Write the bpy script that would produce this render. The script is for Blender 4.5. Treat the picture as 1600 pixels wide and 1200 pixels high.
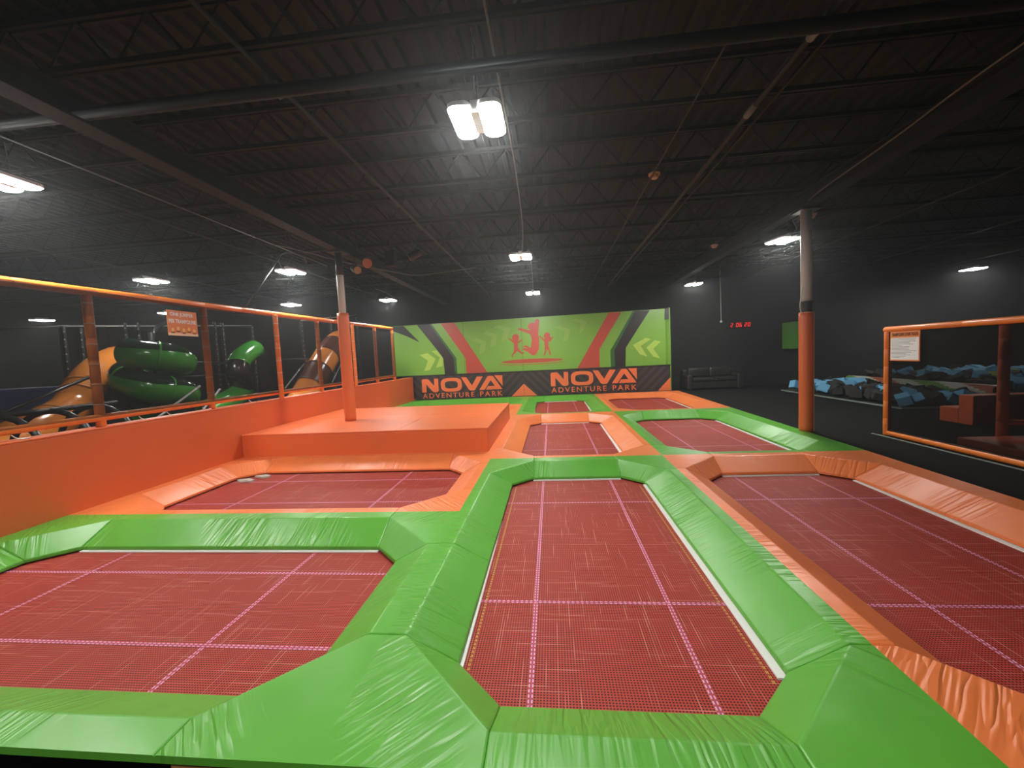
import bpy, bmesh, math, random
from mathutils import Vector, Matrix

random.seed(7)
for o in list(bpy.data.objects):
    bpy.data.objects.remove(o)
scene = bpy.context.scene
COL = scene.collection

# ------------------------------------------------------------------ camera
cam_d = bpy.data.cameras.new('camera')
cam = bpy.data.objects.new('camera', cam_d)
COL.objects.link(cam)
cam_d.sensor_width = 36.0
cam_d.sensor_fit = 'HORIZONTAL'
cam_d.lens = 36.0 * 628.0 / 1600.0
cam_d.clip_start = 0.05
cam_d.clip_end = 200
CAM_R = ((0.99419432, 0.0409467, 0.09950391),
         (0.0964338, 0.07113969, -0.99279387),
         (-0.04773031, 0.99662556, 0.06677803))
cam.matrix_world = Matrix.Translation((0, 0, 1.55)) @ Matrix(CAM_R).to_4x4()
scene.camera = cam

# ------------------------------------------------------------------ world, exposure
world = bpy.data.worlds.new('world')
scene.world = world
world.use_nodes = True
world.node_tree.nodes['Background'].inputs[0].default_value = (0.6, 0.65, 0.7, 1)
world.node_tree.nodes['Background'].inputs[1].default_value = 0.0
# thin haze added to grey and soften the ceiling, glowing round the lamps
haze = world.node_tree.nodes.new('ShaderNodeVolumeScatter')
haze.inputs['Color'].default_value = (0.93, 0.98, 1.0, 1)
haze.inputs['Density'].default_value = 0.0042
haze.inputs['Anisotropy'].default_value = 0.72
world.node_tree.links.new(haze.outputs[0], world.node_tree.nodes['World Output'].inputs['Volume'])
scene.view_settings.view_transform = 'Standard'
scene.view_settings.look = 'None'
scene.view_settings.gamma = 1
scene.view_settings.use_curve_mapping = False
scene.view_settings.exposure = 1.25
scene.cycles.max_bounces = 8
scene.cycles.diffuse_bounces = 4
scene.cycles.glossy_bounces = 3
scene.cycles.transmission_bounces = 2
scene.cycles.transparent_max_bounces = 8
LAMP = 95.0            # emission strength of the lamp panels

# ------------------------------------------------------------------ materials
MATS = {}


def nodes(name):
    m = bpy.data.materials.new(name)
    m.use_nodes = True
    nt = m.node_tree
    b = nt.nodes['Principled BSDF']
    MATS[name] = m
    return m, nt, b


def simple(name, col, rough=0.6, metal=0.0, spec=0.5, var=0.0, vscale=8.0, bump=0.0, bscale=60.0):
    m, nt, b = nodes(name)
    b.inputs['Base Color'].default_value = (*col, 1)
    b.inputs['Roughness'].default_value = rough
    b.inputs['Metallic'].default_value = metal
    b.inputs['Specular IOR Level'].default_value = spec
    if var or bump:
        tc = nt.nodes.new('ShaderNodeTexCoord')
        n = nt.nodes.new('ShaderNodeTexNoise')
        n.inputs['Scale'].default_value = vscale
        n.inputs['Detail'].default_value = 4
        nt.links.new(tc.outputs['Object'], n.inputs['Vector'])
        if var:
            mx = nt.nodes.new('ShaderNodeMix')
            mx.data_type = 'RGBA'
            mx.inputs[6].default_value = (*[c * (1 - var) for c in col], 1)
            mx.inputs[7].default_value = (*[min(1, c * (1 + var)) for c in col], 1)
            nt.links.new(n.outputs['Fac'], mx.inputs[0])
            nt.links.new(mx.outputs[2], b.inputs['Base Color'])
        if bump:
            n2 = nt.nodes.new('ShaderNodeTexNoise')
            n2.inputs['Scale'].default_value = bscale
            n2.inputs['Detail'].default_value = 2
            nt.links.new(tc.outputs['Object'], n2.inputs['Vector'])
            bp = nt.nodes.new('ShaderNodeBump')
            bp.inputs['Strength'].default_value = bump
            bp.inputs['Distance'].default_value = 0.01
            nt.links.new(n2.outputs['Fac'], bp.inputs['Height'])
            nt.links.new(bp.outputs['Normal'], b.inputs['Normal'])
    return m


def emit(name, col, s):
    m, nt, b = nodes(name)
    b.inputs['Base Color'].default_value = (*col, 1)
    b.inputs['Emission Color'].default_value = (*col, 1)
    b.inputs['Emission Strength'].default_value = s
    return m


def math_node(nt, op, a, b=None, c=None):
    n = nt.nodes.new('ShaderNodeMath')
    n.operation = op
    for i, v in enumerate((a, b, c)):
        if v is None:
            continue
        if isinstance(v, (int, float)):
            n.inputs[i].default_value = v
        else:
            nt.links.new(v, n.inputs[i])
    return n.outputs[0]


def vinyl(name, col, rough=0.37):
    """padded vinyl: pulled wrinkles across the pad, driven by the UV map (u along the pad, metres)"""
    m, nt, b = nodes(name)
    b.inputs['Roughness'].default_value = rough
    b.inputs['Specular IOR Level'].default_value = 0.5
    uv = nt.nodes.new('ShaderNodeUVMap')
    mp = nt.nodes.new('ShaderNodeMapping')
    mp.inputs['Scale'].default_value = (1, 0.10, 1)
    nt.links.new(uv.outputs[0], mp.inputs['Vector'])
    wr = nt.nodes.new('ShaderNodeTexNoise')
    wr.inputs['Scale'].default_value = 13
    wr.inputs['Detail'].default_value = 2.0
    wr.inputs['Distortion'].default_value = 0.25
    nt.links.new(mp.outputs[0], wr.inputs['Vector'])
    ridge = math_node(nt, 'ABSOLUTE', math_node(nt, 'SUBTRACT', wr.outputs['Fac'], 0.5))
    ridge = math_node(nt, 'MINIMUM', math_node(nt, 'MULTIPLY', ridge, 9.0), 1.0)
    mask = nt.nodes.new('ShaderNodeTexNoise')
    mask.inputs['Scale'].default_value = 1.3
    mask.inputs['Detail'].default_value = 0
    nt.links.new(uv.outputs[0], mask.inputs['Vector'])
    mk = nt.nodes.new('ShaderNodeMapRange')
    mk.inputs[1].default_value = 0.42
    mk.inputs[2].default_value = 0.62
    nt.links.new(mask.outputs['Fac'], mk.inputs[0])
    h = math_node(nt, 'MULTIPLY', math_node(nt, 'SUBTRACT', 1.0, ridge), mk.outputs[0])
    big = nt.nodes.new('ShaderNodeTexNoise')
    big.inputs['Scale'].default_value = 3.0
    nt.links.new(uv.outputs[0], big.inputs['Vector'])
    h2 = math_node(nt, 'ADD', math_node(nt, 'MULTIPLY', h, -0.55), math_node(nt, 'MULTIPLY', big.outputs['Fac'], 0.9))
    bp = nt.nodes.new('ShaderNodeBump')
    bp.inputs['Strength'].default_value = 0.7
    bp.inputs['Distance'].default_value = 0.016
    nt.links.new(h2, bp.inputs['Height'])
    nt.links.new(bp.outputs['Normal'], b.inputs['Normal'])
    mx = nt.nodes.new('ShaderNodeMix')
    mx.data_type = 'RGBA'
    mx.inputs[6].default_value = (*[c * 0.92 for c in col], 1)
    mx.inputs[7].default_value = (*[min(1, c * 1.08) for c in col], 1)
    nt.links.new(big.outputs['Fac'], mx.inputs[0])
    nt.links.new(mx.outputs[2], b.inputs['Base Color'])
    return m


def mat_weave(name):
    m, nt, b = nodes(name)
    tc = nt.nodes.new('ShaderNodeTexCoord')
    sx = nt.nodes.new('ShaderNodeSeparateXYZ')
    nt.links.new(tc.outputs['Object'], sx.inputs[0])
    P = 0.0165
    X = math_node(nt, 'DIVIDE', sx.outputs[0], P)
    Y = math_node(nt, 'DIVIDE', sx.outputs[1], P)

    def dist(v):
        return math_node(nt, 'ABSOLUTE', math_node(nt, 'SUBTRACT', math_node(nt, 'FRACT', v), 0.5))
    hx = math_node(nt, 'LESS_THAN', dist(X), 0.30)
    hy = math_node(nt, 'LESS_THAN', dist(Y), 0.27)
    hole = math_node(nt, 'MULTIPLY', hx, hy)

    def streak(along, across, sd):
        row = math_node(nt, 'FLOOR', math_node(nt, 'ADD', across, 0.5))
        cb = nt.nodes.new('ShaderNodeCombineXYZ')
        nt.links.new(math_node(nt, 'MULTIPLY', along, 0.035), cb.inputs[0])
        nt.links.new(math_node(nt, 'MULTIPLY', row, 7.31), cb.inputs[1])
        cb.inputs[2].default_value = sd
        n = nt.nodes.new('ShaderNodeTexNoise')
        n.inputs['Scale'].default_value = 1.0
        n.inputs['Detail'].default_value = 1.0
        nt.links.new(cb.outputs[0], n.inputs['Vector'])
        r = nt.nodes.new('ShaderNodeMapRange')
        r.inputs[1].default_value = 0.60
        r.inputs[2].default_value = 0.72
        nt.links.new(n.outputs['Fac'], r.inputs[0])
        on_row = math_node(nt, 'GREATER_THAN', dist(across), 0.30)
        return math_node(nt, 'MULTIPLY', r.outputs[0], on_row)
    st = math_node(nt, 'MAXIMUM', streak(X, Y, 1.7), streak(Y, X, 9.3))
    big = nt.nodes.new('ShaderNodeTexNoise')
    big.inputs['Scale'].default_value = 1.4
    nt.links.new(tc.outputs['Object'], big.inputs['Vector'])
    c1 = nt.nodes.new('ShaderNodeMix')
    c1.data_type = 'RGBA'
    c1.inputs[6].default_value = (0.40, 0.042, 0.026, 1)
    c1.inputs[7].default_value = (0.47, 0.055, 0.036, 1)
    nt.links.new(big.outputs['Fac'], c1.inputs[0])
    c2 = nt.nodes.new('ShaderNodeMix')
    c2.data_type = 'RGBA'
    c2.inputs[7].default_value = (0.70, 0.26, 0.20, 1)
    nt.links.new(math_node(nt, 'MULTIPLY', st, 0.55), c2.inputs[0])
    nt.links.new(c1.outputs[2], c2.inputs[6])
    c3 = nt.nodes.new('ShaderNodeMix')
    c3.data_type = 'RGBA'
    c3.inputs[7].default_value = (0.055, 0.006, 0.006, 1)
    nt.links.new(hole, c3.inputs[0])
    nt.links.new(c2.outputs[2], c3.inputs[6])
    nt.links.new(c3.outputs[2], b.inputs['Base Color'])
    b.inputs['Roughness'].default_value = 0.6
    b.inputs['Specular IOR Level'].default_value = 0.25
    return m


def dashed(name, col, back, pitch, axis_uv=0, duty=0.6):
    m, nt, b = nodes(name)
    uv = nt.nodes.new('ShaderNodeUVMap')
    sx = nt.nodes.new('ShaderNodeSeparateXYZ')
    nt.links.new(uv.outputs[0], sx.inputs[0])
    f = math_node(nt, 'FRACT', math_node(nt, 'DIVIDE', sx.outputs[axis_uv], pitch))
    on = math_node(nt, 'LESS_THAN', f, duty)
    edge = math_node(nt, 'GREATER_THAN', math_node(nt, 'ABSOLUTE', sx.outputs[1]), 0.22)
    on = math_node(nt, 'MULTIPLY', on, edge)
    mx = nt.nodes.new('ShaderNodeMix')
    mx.data_type = 'RGBA'
    mx.inputs[6].default_value = (*back, 1)
    mx.inputs[7].default_value = (*col, 1)
    nt.links.new(on, mx.inputs[0])
    nt.links.new(mx.outputs[2], b.inputs['Base Color'])
    b.inputs['Roughness'].default_value = 0.7
    return m


def net_mat(name, fac, col):
    m, nt, b = nodes(name)
    out = nt.nodes['Material Output']
    tr = nt.nodes.new('ShaderNodeBsdfTransparent')
    mx = nt.nodes.new('ShaderNodeMixShader')
    mx.inputs[0].default_value = fac
    b.inputs['Base Color'].default_value = (*col, 1)
    b.inputs['Roughness'].default_value = 0.9
    b.inputs['Specular IOR Level'].default_value = 0.1
    nt.links.new(tr.outputs[0], mx.inputs[1])
    nt.links.new(b.outputs[0], mx.inputs[2])
    nt.links.new(mx.outputs[0], out.inputs[0])
    return m


G_PAD = (0.100, 0.375, 0.034)
O_PAD = (0.82, 0.205, 0.056)
vinyl('pad_green', G_PAD)
vinyl('pad_orange', O_PAD)
simple('wall_orange', (0.74, 0.145, 0.036), 0.45, var=0.05, vscale=1.5, bump=0.08, bscale=90)
simple('wrap_orange', (0.74, 0.160, 0.042), 0.4, var=0.06, vscale=3, bump=0.35, bscale=22)
simple('foam_orange', (0.86, 0.22, 0.03), 0.38, var=0.06, vscale=6)
simple('tie_pale', (0.75, 0.50, 0.36), 0.5)
mat_weave('mat_red')
dashed('line_pink', (0.74, 0.42, 0.68), (0.44, 0.06, 0.09), 0.033)
dashed('line_yellow', (0.75, 0.58, 0.05), (0.35, 0.05, 0.03), 0.033)
simple('strip_white', (0.80, 0.80, 0.76), 0.5)
simple('steel_dark', (0.05, 0.05, 0.05), 0.5, metal=0.6)
simple('black_paint', (0.0075, 0.0115, 0.012), 0.75, var=0.25, vscale=2.0)
simple('deck_paint', (0.0105, 0.021, 0.023), 0.8, var=0.25, vscale=2.0)
simple('black_wall', (0.006, 0.0065, 0.0065), 0.8, var=0.3, vscale=1.0)
simple('carpet', (0.012, 0.012, 0.012), 0.95, spec=0.1, var=0.35, vscale=60, bump=0.6, bscale=250)
simple('pole_grey', (0.60, 0.63, 0.62), 0.5, var=0.05)
simple('pole_black', (0.02, 0.02, 0.02), 0.5)
simple('cable', (0.035, 0.037, 0.037), 0.6)
simple('cable_pale', (0.16, 0.165, 0.16), 0.6)
emit('lamp_white', (1.0, 0.985, 0.94), LAMP)
simple('lamp_housing', (0.55, 0.55, 0.55), 0.5)
simple('banner_green', (0.20, 0.42, 0.055), 0.35, var=0.10, vscale=0.7)
simple('banner_green_dark', (0.035, 0.13, 0.03), 0.4)
simple('banner_black', (0.022, 0.018, 0.018), 0.4)
simple('banner_red', (0.50, 0.075, 0.045), 0.38)
simple('banner_lime', (0.42, 0.60, 0.10), 0.4)
simple('banner_faint', (0.27, 0.46, 0.085), 0.4)
simple('panel_black', (0.030, 0.023, 0.023), 0.45)
simple('panel_stripe', (0.055, 0.043, 0.043), 0.45)
simple('print_orange', (0.85, 0.19, 0.06), 0.45)
simple('seam_dark', (0.05, 0.10, 0.02), 0.6)
simple('sofa_leather', (0.020, 0.020, 0.019), 0.42, bump=0.2, bscale=14)
emit('digit_red', (1.0, 0.03, 0.03), 0.36)
simple('black_plastic', (0.012, 0.012, 0.012), 0.4)
simple('box_green', (0.10, 0.30, 0.035), 0.5, var=0.05)
simple('foam_blue', (0.16, 0.46, 0.72), 0.8, var=0.08)
simple('foam_black', (0.022, 0.020, 0.019), 0.85, var=0.2)
simple('foam_yellow', (0.50, 0.52, 0.05), 0.8)
simple('pit_edge', (0.20, 0.25, 0.22), 0.6)
simple('beam_white', (0.62, 0.62, 0.55), 0.5)
simple('beam_green', (0.16, 0.34, 0.06), 0.5)
simple('beam_brown', (0.42, 0.12, 0.05), 0.5)
simple('block_orange', (0.62, 0.105, 0.03), 0.5, var=0.05)
net_mat('net_dark', 0.50, (0.012, 0.011, 0.010))
net_mat('net_grey', 0.36, (0.016, 0.015, 0.014))
simple('sign_orange', (0.80, 0.26, 0.08), 0.45)
simple('sign_white', (0.88, 0.90, 0.90), 0.5)
simple('sign_cream', (0.90, 0.72, 0.48), 0.5)
simple('sign_brown', (0.16, 0.045, 0.01), 0.6)
simple('sign_ink', (0.28, 0.29, 0.30), 0.6)
simple('sign_yellow', (0.92, 0.62, 0.16), 0.5)
simple('slide_brown', (0.62, 0.20, 0.03), 0.22, var=0.08, vscale=2)
simple('slide_green', (0.045, 0.26, 0.030), 0.18, var=0.08, vscale=2)
simple('slide_dark', (0.010, 0.028, 0.010), 0.12)
simple('slide_black', (0.020, 0.014, 0.014), 0.22)
simple('slide_maroon', (0.085, 0.026, 0.016), 0.25)
simple('frame_black', (0.016, 0.016, 0.016), 0.3)
simple('wire_glint_grey', (0.40, 0.40, 0.40), 0.35)  # pale grey of the thin rails, also the glints painted on black posts
simple('blue_pad', (0.055, 0.075, 0.24), 0.6)
simple('par_face', (0.55, 0.22, 0.14), 0.4)
simple('par_glass', (0.35, 0.28, 0.14), 0.3)
simple('detector', (0.60, 0.42, 0.32), 0.5)
simple('wood_tan', (0.50, 0.24, 0.09), 0.6)
simple('debris', (0.45, 0.42, 0.36), 0.8)


# ------------------------------------------------------------------ mesh helpers
class MB:
    def __init__(self):
        self.v, self.f, self.uv = [], [], []

    def quad(self, *pts, uv=None):
        n = len(self.v)
        self.v += [tuple(p) for p in pts]
        self.f.append(tuple(range(n, n + len(pts))))
        self.uv.append(uv)
        return self

    def box(self, x0, x1, y0, y1, z0, z1):
        n = len(self.v)
        self.v += [(x0, y0, z0), (x1, y0, z0), (x1, y1, z0), (x0, y1, z0),
                   (x0, y0, z1), (x1, y0, z1), (x1, y1, z1), (x0, y1, z1)]
        for f in ((3, 2, 1, 0), (4, 5, 6, 7), (0, 1, 5, 4), (1, 2, 6, 5), (2, 3, 7, 6), (3, 0, 4, 7)):
            self.f.append(tuple(n + i for i in f))
            self.uv.append(None)
        return self

    def prism(self, poly, fn, d):
        """poly 2D, fn(a, b, depth) -> 3D; closed solid of depth d"""
        n, k = len(self.v), len(poly)
        self.v += [tuple(fn(a, b, 0)) for a, b in poly] + [tuple(fn(a, b, d)) for a, b in poly]
        self.f.append(tuple(range(n, n + k)))
        self.f.append(tuple(range(n + 2 * k - 1, n + k - 1, -1)))
        self.uv += [None, None]
        for i in range(k):
            j = (i + 1) % k
            self.f.append((n + i, n + k + i, n + k + j, n + j))
            self.uv.append(None)
        return self

    def tube(self, pts, r, n=8, caps=True, a0=0.0, a1=360.0):
        pts = [Vector(p) for p in pts]
        rs = r if isinstance(r, (list, tuple)) else [r] * len(pts)
        full = abs(a1 - a0 - 360) < 1e-6
        k = n if full else n + 1
        base = len(self.v)
        prev = None
        for i, p in enumerate(pts):
            d = (pts[min(i + 1, len(pts) - 1)] - pts[max(i - 1, 0)]).normalized()
            ref = Vector((0, 0, 1)) if abs(d.z) < 0.97 else Vector((1, 0, 0))
            if prev is None or abs(d.z) < 0.9:
                s = d.cross(ref).normalized()
            else:
                s = (prev - d * prev.dot(d)).normalized()
            prev = s
            u = s.cross(d).normalized()
            for q in range(k):
                a = math.radians(a0 + (a1 - a0) * q / n)
                self.v.append(tuple(p + (s * math.cos(a) + u * math.sin(a)) * rs[i]))
        for i in range(len(pts) - 1):
            for q in range(n):
                q2 = (q + 1) % k
                A = base + i * k
                self.f.append((A + q, A + q2, A + k + q2, A + k + q))
                self.uv.append(None)
        if caps and full:
            self.f.append(tuple(base + q for q in range(k))[::-1])
            self.f.append(tuple(base + (len(pts) - 1) * k + q for q in range(k)))
            self.uv += [None, None]
        return self

    def lathe(self, prof, c, n=16):
        base = len(self.v)
        for r, z in prof:
            for q in range(n):
                a = 2 * math.pi * q / n
                self.v.append((c[0] + r * math.cos(a), c[1] + r * math.sin(a), c[2] + z))
        for i in range(len(prof) - 1):
            for q in range(n):
                q2 = (q + 1) % n
                self.f.append((base + i * n + q, base + i * n + q2, base + (i + 1) * n + q2, base + (i + 1) * n + q))
                self.uv.append(None)
        self.f.append(tuple(base + q for q in range(n))[::-1])
        self.f.append(tuple(base + (len(prof) - 1) * n + q for q in range(n)))
        self.uv += [None, None]
        return self

    def mesh(self, name, smooth=False, bevel=0.0, segs=2, uvfn=None, recalc=True):
        me = bpy.data.meshes.new(name)
        bm = bmesh.new()
        vs = [bm.verts.new(p) for p in self.v]
        lay = bm.loops.layers.uv.new('UVMap') if (uvfn or any(u is not None for u in self.uv)) else None
        for f, u in zip(self.f, self.uv):
            try:
                bf = bm.faces.new([vs[i] for i in f])
            except ValueError:
                continue
            if u is not None:
                for l, q in zip(bf.loops, u):
                    l[lay].uv = q
        if recalc:
            bmesh.ops.recalc_face_normals(bm, faces=bm.faces)
        if bevel:
            es = [e for e in bm.edges if len(e.link_faces) == 2 and e.calc_face_angle(0) > 0.6]
            bmesh.ops.bevel(bm, geom=es, offset=bevel, segments=segs, affect='EDGES', profile=0.5)
        if uvfn:
            for bf in bm.faces:
                for l in bf.loops:
                    l[lay].uv = uvfn(l.vert.co)
        for bf in bm.faces:
            bf.smooth = smooth
        bm.to_mesh(me)
        bm.free()
        return me


def link(name, me, mat, parent=None):
    o = bpy.data.objects.new(name, me)
    COL.objects.link(o)
    if mat and me is not None and not me.materials:
        me.materials.append(MATS[mat])
    if parent is not None:
        o.parent = parent
        o.matrix_parent_inverse = parent_inv(parent)
    return o


def parent_inv(p):
    m = Matrix.Identity(4)
    chain = []
    while p is not None:
        chain.append(p)
        p = p.parent
    for q in reversed(chain):
        m = m @ q.matrix_parent_inverse @ Matrix.LocRotScale(q.location, q.rotation_euler, q.scale)
    return m.inverted()


def part(name, mb, mat, parent, **kw):
    return link(name, mb.mesh(name, **kw), mat, parent)


def tag(o, label, cat, group=None):
    o['label'] = label
    o['category'] = cat
    if group:
        o['group'] = group
    return o


def thing(name, label, cat, loc, group=None):
    o = bpy.data.objects.new(name, None)
    o.empty_display_size = 0.1
    COL.objects.link(o)
    o.location = loc
    return tag(o, label, cat, group)


def single(name, mb, mat, label, cat, loc, group=None, **kw):
    me = mb.mesh(name, **kw)
    me.transform(Matrix.Translation(-Vector(loc)))
    o = link(name, me, mat)
    o.location = loc
    return tag(o, label, cat, group)


def structure(name, mb, mat, parent=None, **kw):
    o = link(name, mb.mesh(name, **kw), mat, parent)
    if parent is None:
        o['kind'] = 'structure'
    return o


def spline(pts, sub=6):
    pts = [Vector(p) for p in pts]
    out = []
    for i in range(len(pts) - 1):
        p0, p1, p2, p3 = pts[max(i - 1, 0)], pts[i], pts[i + 1], pts[min(i + 2, len(pts) - 1)]
        for k in range(sub):
            t = k / sub
            out.append(0.5 * ((2 * p1) + (p2 - p0) * t + (2 * p0 - 5 * p1 + 4 * p2 - p3) * t * t
                              + (3 * p1 - p0 - 3 * p2 + p3) * t ** 3))
    out.append(pts[-1])
    return out


def text_mesh(body, size, extrude=0.0, offset=0.0, spacing=1.0, align='LEFT'):
    cu = bpy.data.curves.new('lettering', 'FONT')
    cu.body = body
    cu.size = size
    cu.extrude = extrude
    cu.offset = offset
    cu.space_character = spacing
    cu.align_x = align
    cu.resolution_u = 3
    ob = bpy.data.objects.new('lettering', cu)
    COL.objects.link(ob)
    dg = bpy.context.evaluated_depsgraph_get()
    me = bpy.data.meshes.new_from_object(ob.evaluated_get(dg))
    bpy.data.objects.remove(ob)
    return me


def fit_text(me, w, h):
    """scale lettering to an exact width and height with its lower left at the origin"""
    xs = [v.co.x for v in me.vertices]
    ys = [v.co.y for v in me.vertices]
    sx, sy = w / (max(xs) - min(xs)), h / (max(ys) - min(ys))
    x0, y0 = min(xs), min(ys)
    for v in me.vertices:
        v.co.x = (v.co.x - x0) * sx
        v.co.y = (v.co.y - y0) * sy
    return me


# ------------------------------------------------------------------ the setting
def xr(y):                                   # outer right edge of the court
    return 4.20 + 0.035 * (y - 1.38)


XL, XC, XM = -5.53, -1.0, 1.57
YN, YA, YB_, YBACK = 1.38, 6.05, 10.70, 15.55
up = lambda a, b, d: (a, b, d)

mb = MB()
mb.prism([(xr(1.38), 1.38), (17, -8), (17, 16.5), (xr(15.55), 15.55)], lambda a, b, d: (a, b, -0.012 - d), 0.9)
mb.prism([(xr(15.55), 15.55), (17, 16.5), (-20, 16.5), (-5.75, 15.55)], lambda a, b, d: (a, b, -0.012 - d), 0.9)
mb.prism([(-5.75, 15.55), (-20, 16.5), (-20, -8), (-5.75, -8)], lambda a, b, d: (a, b, -0.012 - d), 0.9)
mb.prism([(-5.75, -8), (17, -8), (xr(1.38), 1.38), (-5.75, 1.38)], lambda a, b, d: (a, b, -0.32 - d), 0.6)
mb.box(-5.9, 5, 1.3, 15.7, -1.0, -0.91)
structure('floor', mb, 'carpet')
structure('wall_back', MB().box(-20, 17, 16.5, 16.7, -0.9, 4.7), 'black_wall')
structure('wall_left', MB().box(-20.2, -20, -8, 16.7, -0.9, 4.7), 'black_wall')
structure('wall_right', MB().box(17, 17.2, -8, 16.7, -0.9, 4.7), 'black_wall')
structure('wall_front', MB().box(-20.2, 17.2, -8.2, -8, -0.9, 4.7), 'black_wall')

# corrugated roof deck, ribs along the length of the hall
mb = MB()
x, z0 = -20.0, 4.55
prof = []
while x < 17:
    prof += [(x, z0), (x + 0.055, z0), (x + 0.075, z0 + 0.055), (x + 0.18, z0 + 0.055)]
    x += 0.20
prof.append((x, z0))
for (xa, za), (xb, zb) in zip(prof, prof[1:]):
    mb.quad((xa, -8.1, za), (xb, -8.1, zb), (xb, 16.6, zb), (xa, 16.6, za))
mb.box(-20.2, 17.2, -8.2, 16.7, 4.66, 4.75)
ceiling = structure('ceiling', mb, 'deck_paint', recalc=False)


def joist_mesh():
    m = MB()
    for z in (4.10, 4.50):
        m.box(-20, 17, -0.045, -0.012, z, z + 0.045)
        m.box(-20, 17, 0.012, 0.045, z, z + 0.045)
    k, xx = 0, -20.0
    while xx < 16.7:
        za, zb = (4.12, 4.52) if k % 2 == 0 else (4.52, 4.12)
        m.tube([(xx, 0, za), (xx + 0.33, 0, zb)], 0.011, 4, caps=False)
        xx += 0.33
        k += 1
    return m.mesh('roof_joist')


jm = joist_mesh()
jy = -6.4
while jy < 16.3:
    o = link('roof_joist', jm, 'black_paint', ceiling)
    o.location = (0, jy, 0)
    jy += 1.37
for gx in (-12.8, -4.2, 4.4, 13.0):
    mb = MB()
    mb.box(gx - 0.11, gx + 0.11, -8, 16.5, 3.84, 3.865)
    mb.box(gx - 0.11, gx + 0.11, -8, 16.5, 4.06, 4.085)
    mb.box(gx - 0.012, gx + 0.012, -8, 16.5, 3.86, 4.07)
    link('roof_girder', mb.mesh('roof_girder'), 'black_paint', ceiling)
# one thick pipe crossing the hall, conduits running along it
link('sprinkler_main', MB().tube([(-16, 3.42, 3.93), (16, 3.42, 3.93)], 0.055, 10).mesh('sprinkler_main', smooth=True), 'deck_paint', ceiling)
for k, (px_, z_, r_, y0, y1, mt) in enumerate([
        (2.2, 4.02, 0.028, 1.5, 16.3, 'cable'), (2.36, 4.04, 0.014, 1.5, 16.3, 'cable'),
        (1.55, 4.05, 0.012, 1.5, 16.3, 'cable'), (-5.35, 3.98, 0.008, 1.5, 9.5, 'cable_pale'),
        (-6.2, 4.0, 0.014, 1.5, 14, 'cable'), (7.1, 4.02, 0.014, 2, 16.3, 'cable'),
        (-2.3, 4.04, 0.022, 1.0, 16.3, 'cable'), (-9.6, 4.0, 0.014, 1.5, 14, 'cable'), (10.2, 4.0, 0.02, 2, 16.3, 'cable')]):
    link('conduit', MB().tube([(px_, y0, z_), (px_, y1, z_)], r_, 6).mesh('conduit', smooth=True), mt, ceiling)
link('pipe_sleeve', MB().tube([(2.2, 3.45, 4.02), (2.2, 3.68, 4.02)], 0.036, 8).mesh('pipe_sleeve', smooth=True), 'cable_pale', ceiling)
link('pipe_sleeve', MB().tube([(2.2, 4.55, 4.02), (2.2, 4.75, 4.02)], 0.036, 8).mesh('pipe_sleeve', smooth=True), 'cable_pale', ceiling)
link('pipe_sleeve', MB().tube([(-2.3, 3.35, 4.04), (-2.26, 3.5, 3.92)], 0.03, 8).mesh('pipe_sleeve', smooth=True), 'cable_pale', ceiling)


def cable(pts, r=0.008, mt='cable', sub=6):
    link('ceiling_cable', MB().tube(spline(pts, sub), r, 5).mesh('ceiling_cable', smooth=True), mt, ceiling)


cable([(4.15, 1.5, 4.02), (4.1, 4, 4.0), (4.25, 5.5, 3.98), (4.35, 7.2, 3.92), (4.6, 8.0, 3.85), (4.72, 8.4, 3.9), (4.9, 8.6, 3.8), (4.8, 8.7, 3.66)], 0.011, 'cable_pale')
cable([(4.6, 8.0, 3.85), (4.3, 9.0, 3.95), (4.4, 11, 4.0), (4.55, 13, 3.95), (4.7, 13.6, 3.66)], 0.01)
cable([(-0.36, 1.0, 4.05), (-0.36, 3.5, 4.0), (-0.36, 5.2, 4.0), (-0.42, 7.5, 3.9), (-0.5, 8.3, 3.66)], 0.010, 'cable_pale')
cable([(-0.44, 8.5, 3.66), (-0.4, 9.4, 3.95), (-0.45, 12, 3.98), (-0.5, 13.3, 3.66)], 0.010, 'cable_pale')
cable([(-5.35, 7.6, 3.98), (-5.0, 8.2, 3.95), (-4.6, 8.6, 3.85), (-4.0, 8.9, 3.72), (-3.6, 9.6, 3.72), (-3.3, 10.4, 3.80), (-1.9, 10.8, 3.98)], 0.012, 'cable_pale')
cable([(-5.75, 8.4, 3.7), (-5.75, 8.3, 3.9), (-5.5, 8.25, 4.0), (-5.2, 8.3, 3.9), (-5.15, 8.35, 3.78)], 0.014, 'cable_pale')
cable([(-5.6, 12.8, 3.98), (-5.3, 12.9, 3.85), (-5.1, 13.0, 3.7)], 0.012, 'cable_pale')

# ------------------------------------------------------------------ trampolines
DROP, WS, CUT = 0.195, 0.30, 0.27


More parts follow.
